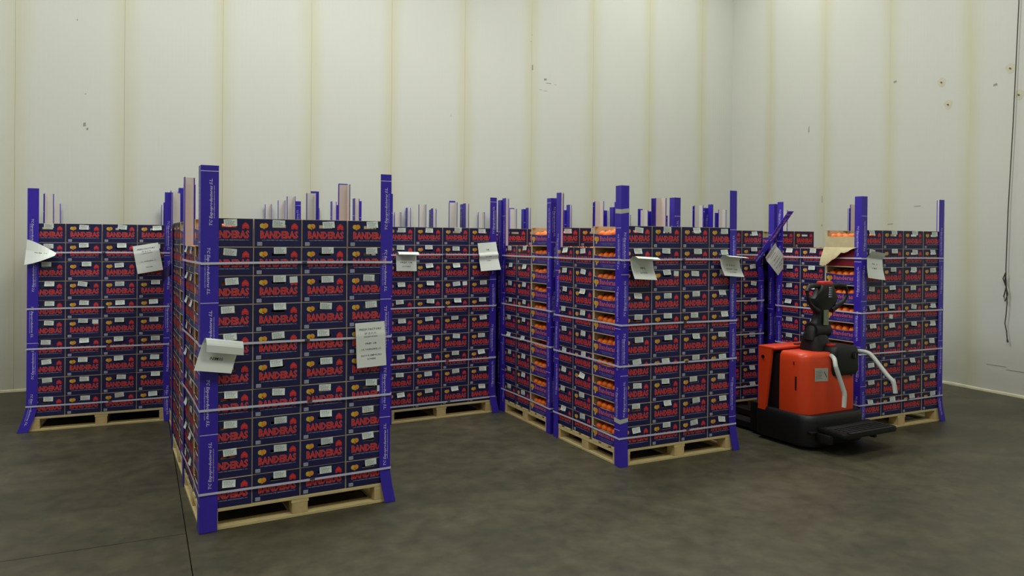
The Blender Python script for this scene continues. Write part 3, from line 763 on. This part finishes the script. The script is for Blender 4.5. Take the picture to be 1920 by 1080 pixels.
# ---------------------------------------------------------------- pallet truck
TX, TY, TYAW = 5.50, 4.60, R(2)
truck = thing('pallet_truck', 'orange-red electric pallet truck with black base and grey guard arms', 'pallet truck', (TX, TY, 0), TYAW)
def rplan(x0, y0, x1, y1, r, seg=5, rb=None):
    """rounded rectangle plan, CCW from front left; r front radius, rb rear radius"""
    rb = r if rb is None else rb; P = []
    for (cx, cy, a0, rr) in ((x0+r, y0+r, 180, r), (x1-r, y0+r, 270, r), (x1-rb, y1-rb, 0, rb), (x0+rb, y1-rb, 90, rb)):
        for i in range(seg+1):
            a = R(a0+90*i/seg); P.append((cx+rr*math.cos(a), cy+rr*math.sin(a)))
    return P
def shrink(P, k, cy=0.1, dy=0): return [(x*(1-k), cy+(y-cy)*(1-k)+dy) for x, y in P]
def loft(m, plan, levels, mt, cy=.1):
    """levels: (z, shrink)"""
    rings = [[(*p, z) for p in shrink(plan, k, cy)] for z, k in levels]; n = len(plan)
    for a, b in zip(rings, rings[1:]):
        for i in range(n): j = (i+1) % n; m.poly([a[i], a[j], b[j], b[i]], mt)
    m.poly(rings[-1], mt); m.poly(rings[0][::-1], mt)
def bmdone(m):
    bm = bmesh.new(); me = m.mesh('t'); bm.from_mesh(me); bmesh.ops.remove_doubles(bm, verts=bm.verts, dist=1e-5); bm.to_mesh(me); bm.free()
    me.polygons.foreach_set('use_smooth', [True]*len(me.polygons)); me.set_sharp_from_angle(angle=R(38)); me.update(); return me
def tpart(name, m, parent=None):
    me = bmdone(m); me.name = name; return link(name, me, parent or truck)
sk = MB(); loft(sk, rplan(-.375, -.165, .385, .44, .13, 6, .05), [(.035, .03), (.06, .0), (.25, .0), (.285, .015), (.30, .05)], black, .17); skirt = tpart('chassis_skirt', sk)
m = MB(); m.box(-.36, -.172, .155, .36, -.12, .175, blackm, .004); tpart('bumper_rib', m, skirt)
cv = MB(); plan = rplan(-.345, -.09, .345, .20, .10, 6, .02)
loft(cv, plan, [(.285, .01), (.31, .0), (.55, .0), (.74, .008), (.785, .02), (.81, .05), (.822, .10)], truck_red, .14); cover = tpart('motor_cover', cv)
m = MB(); m.box(-.347, .005, .50, -.343, .02, .62, black); m.box(-.347, .03, .72, -.344, .04, .745, black); tpart('side_vent', m, cover)
m = MB(); m.poly([(-.235, -.0925, .585), (-.065, -.0925, .575), (-.065, -.0925, .69), (-.235, -.0925, .70)], plate)
for i in range(6): m.poly([(-.225, -.0932, .605+.013*i), (-.14-.01*(i % 2), -.0932, .604+.013*i), (-.14-.01*(i % 2), -.0932, .608+.013*i), (-.225, -.0932, .609+.013*i)], greyink)
m.poly([(-.12, -.0934, .66), (-.085, -.0934, .61), (-.08, -.0934, .612), (-.115, -.0934, .665)], ink)
m.build('data_plate', cover)
for (x, z) in ((.055, .60), (.245, .605)):
    m = MB(); m.cyl((x, -.092, z), .009, .008, 'y', black, 10); m.build('screw', cover)
# black battery core and its orange frame
m = MB(); m.box(-.325, .16, .29, .325, .33, .79, black, .01); tpart('battery_core', m)
fr = MB(); side = [(.32, .27), (.40, .27), (.40, .84), (.25, .84), (.255, .80)]
for x0, x1 in ((-.375, -.347), (.355, .385)):
    fr.poly([(x0, y, z) for y, z in side][::-1], truck_red); fr.poly([(x1, y, z) for y, z in side], truck_red)
    for i in range(5):
        a, b = side[i], side[(i+1) % 5]; fr.poly([(x0, *a), (x1, *a), (x1, *b), (x0, *b)][::1], truck_red)
fr.box(-.365, .37, .27, .375, .405, .84, truck_red, .006); fr.box(-.376, .215, .825, .385, .405, .848, truck_red, .008)
frame = tpart('battery_frame', fr)
m = MB(); m.cyl((-.377, .345, .75), .016, .01, 'x', black, 14); tpart('latch_hole', m, frame)
m = MB(); m.box(-.06, .24, .848, .10, .28, .858, black, .003); tpart('top_handle', m, frame)
# console
cn = MB(); cp_ = rplan(-.02, -.125, .325, .13, .05, 5, .03)
def cshift(P, k): 
    cx = .1525; cy = .0
    return [(cx+(x-cx)*(1-k), cy+(y-cy)*(1-k)) for x, y in P]
lv = [(.615, .10), (.64, .03), (.67, .0), (.80, .0), (.84, .04), (.86, .14)]
rg = [[(*p, z+(.03*(1-abs((p[0]-.15)/.19)) if z > .83 else 0)) for p in cshift(cp_, k)] for z, k in lv]; n = len(cp_)
for a, b in zip(rg, rg[1:]):
    for i in range(n): j = (i+1) % n; cn.poly([a[i], a[j], b[j], b[i]], black)
cn.poly(rg[-1], black); cn.poly(rg[0][::-1], black); console = tpart('console', cn)
m = MB(); m.cyl((.235, -.127, .785), .033, .008, 'y', blackm, 20); m.cyl((.235, -.133, .785), .024, .006, 'y', rubber, 20); m.box(.232, -.139, .765, .238, -.134, .805, chrome); tpart('key_switch', m, console)
m = MB(); m.box(.01, -.06, .868, .08, -.01, .888, button, .006); tpart('stop_button', m, console)
# tiller: neck, arm and head with two loop grips
tl = MB(); loft(tl, rplan(-.085, -.02, .155, .2, .07, 5), [(.80, .0), (.86, .05), (.93, .18), (.97, .3)], black, .09)
tb = bmdone(tl); til = link('tiller_base', tb, truck); til.location = (-.035, 0, 0)
m = MB(); m.cyl((.045, .07, 1.0), .07, .19, 'x', black, 20); m.cyl((.045, .07, 1.0), .03, .205, 'x', blackm, 14); tpart('hinge_barrel', m, til)
def boxtube(m, secs, mt):
    """secs: (centre, half width x, half depth) lofted rounded rectangles along z-ish"""
    rg = []
    for (c_, hx, hy) in secs:
        pl = []
        for i in range(16):
            a = 2*math.pi*i/16; ca, sa = math.cos(a), math.sin(a)
            pl.append((c_[0]+hx*math.copysign(abs(ca)**.6, ca), c_[1]+hy*math.copysign(abs(sa)**.6, sa), c_[2]))
        rg.append(pl)
    for a, b in zip(rg, rg[1:]):
        for i in range(16): j = (i+1) % 16; m.poly([a[i], a[j], b[j], b[i]], mt)
    m.poly(rg[-1], mt); m.poly(rg[0][::-1], mt)
ar = MB(); boxtube(ar, [((.045, .08, .92), .085, .06), ((.06, .075, 1.02), .08, .055), ((.09, .07, 1.08), .065, .045), ((.105, .06, 1.15), .066, .04), ((.115, .05, 1.20), .105, .038), ((.125, .045, 1.245), .155, .04), ((.13, .04, 1.29), .16, .045), ((.13, .035, 1.36), .10, .055), ((.13, .035, 1.405), .085, .05), ((.13, .035, 1.42), .07, .035)], black)
arm = tpart('tiller_arm', ar); arm.location = (-.085, 0, 0)
for s_ in (-1, 1):
    m = MB(); cx = .13
    pts = [(cx+s_*.07, .03, 1.40), (cx+s_*.16, .02, 1.405), (cx+s_*.235, .015, 1.395), (cx+s_*.262, .01, 1.36), (cx+s_*.258, .005, 1.305), (cx+s_*.225, .015, 1.255), (cx+s_*.165, .03, 1.215), (cx+s_*.09, .04, 1.18)]
    m.tube(pts, [.02, .021, .021, .018, .016, .018, .022, .03], black, 10); tpart('grip_loop', m, arm)
m = MB(); m.box(.055, -.01, 1.405, .19, .07, 1.442, button, .012); o = tpart('belly_button', m, arm); o['label'] = 'red safety button on top of the tiller head'
m = MB(); m.box(.09, .006, 1.05, .15, .016, 1.185, lcd, .002); o = link('display_plate', m.mesh('display_plate'), arm); o['label'] = 'grey-green plate on the tiller arm'
m = MB()
for i in range(5): m.box(.118, -.02, 1.30+.02*i, .138, -.013, 1.312+.02*i, inkwhite); m.box(.143, -.02, 1.30+.02*i, .160, -.013, 1.312+.02*i, greyink)
m.build('keypad', arm)
# operator's folding platform
pf = MB(); pp = rplan(-.28, -.44, .40, -.14, .05, 4, .01); loft(pf, pp, [(.170, .01), (.178, 0), (.20, 0), (.208, .012)], blackm, -.29)
plat = tpart('platform', pf)
m = MB(); m.box(-.25, -.41, .208, .37, -.20, .212, rubber, .001)
for i in range(5): m.box(-.23, -.395+.038*i, .212, .33, -.445+.038*i, .215, rubber)
m.build('rubber_mat', plat)
for x in (-.3, .27):
    m = MB(); m.box(x, -.30, .09, x+.04, -.12, .167, blackm, .006); tpart('platform_bracket', m, plat)
# guard arms
def smoothpath(P, n=6):
    P = [Vector(p) for p in P]; out = []
    for i in range(len(P)-1):
        p0, p1, p2, p3 = P[max(i-1, 0)], P[i], P[i+1], P[min(i+2, len(P)-1)]
        for k in range(n):
            t = k/n; out.append(.5*((2*p1)+(-p0+p2)*t+(2*p0-5*p1+4*p2-p3)*t*t+(-p0+3*p1-3*p2+p3)*t**3))
    return out+[P[-1]]
m = MB(); m.tube(smoothpath([(.02, -.05, .79), (-.06, -.13, .795), (-.125, -.20, .785), (-.15, -.23, .74), (-.145, -.24, .70), (-.10, -.26, .56), (-.085, -.27, .50), (-.085, -.27, .46), (-.09, -.27, .385)]), .0185, armgrey, 12)
o = tpart('guard_arm', m); o['label'] = 'grey guard arm folded down in front of the cover'
m = MB(); m.tube(smoothpath([(.30, -.02, .80), (.33, -.09, .815), (.35, -.17, .81), (.36, -.22, .775), (.385, -.33, .64), (.40, -.375, .59), (.405, -.39, .55), (.405, -.40, .485)]), .0185, armgrey, 12)
o = tpart('guard_arm', m); o['label'] = 'grey guard arm swung out over the platform'
# forks into the pallet behind
for s_ in (-1, 1):
    m = MB(); x0, x1 = (-.27, -.11) if s_ < 0 else (.11, .27)
    pl = [(x0, .50), (x1, .50), (x1, 1.50), (x1-.03, 1.62), ((x0+x1)/2, 1.65), (x0+.03, 1.62), (x0, 1.50)]
    m.prism(pl, .032, .082, blackm); fk = tpart('fork', m)
    m = MB(); m.cyl(((x0+x1)/2, 1.42, .030), .030, .08, 'x', rubber, 14); tpart('load_wheel', m, fk)
m = MB(); m.box(-.30, .43, .03, .30, .56, .30, blackm, .006); tpart('fork_carriage', m)
for x in (-.30, .30):
    m = MB(); m.cyl((x*.93, .02, .05), .05, .04, 'x', rubber, 18); tpart('castor_wheel', m)
m = MB(); m.cyl((0, .12, .115), .115, .09, 'x', rubber, 24); tpart('drive_wheel', m)
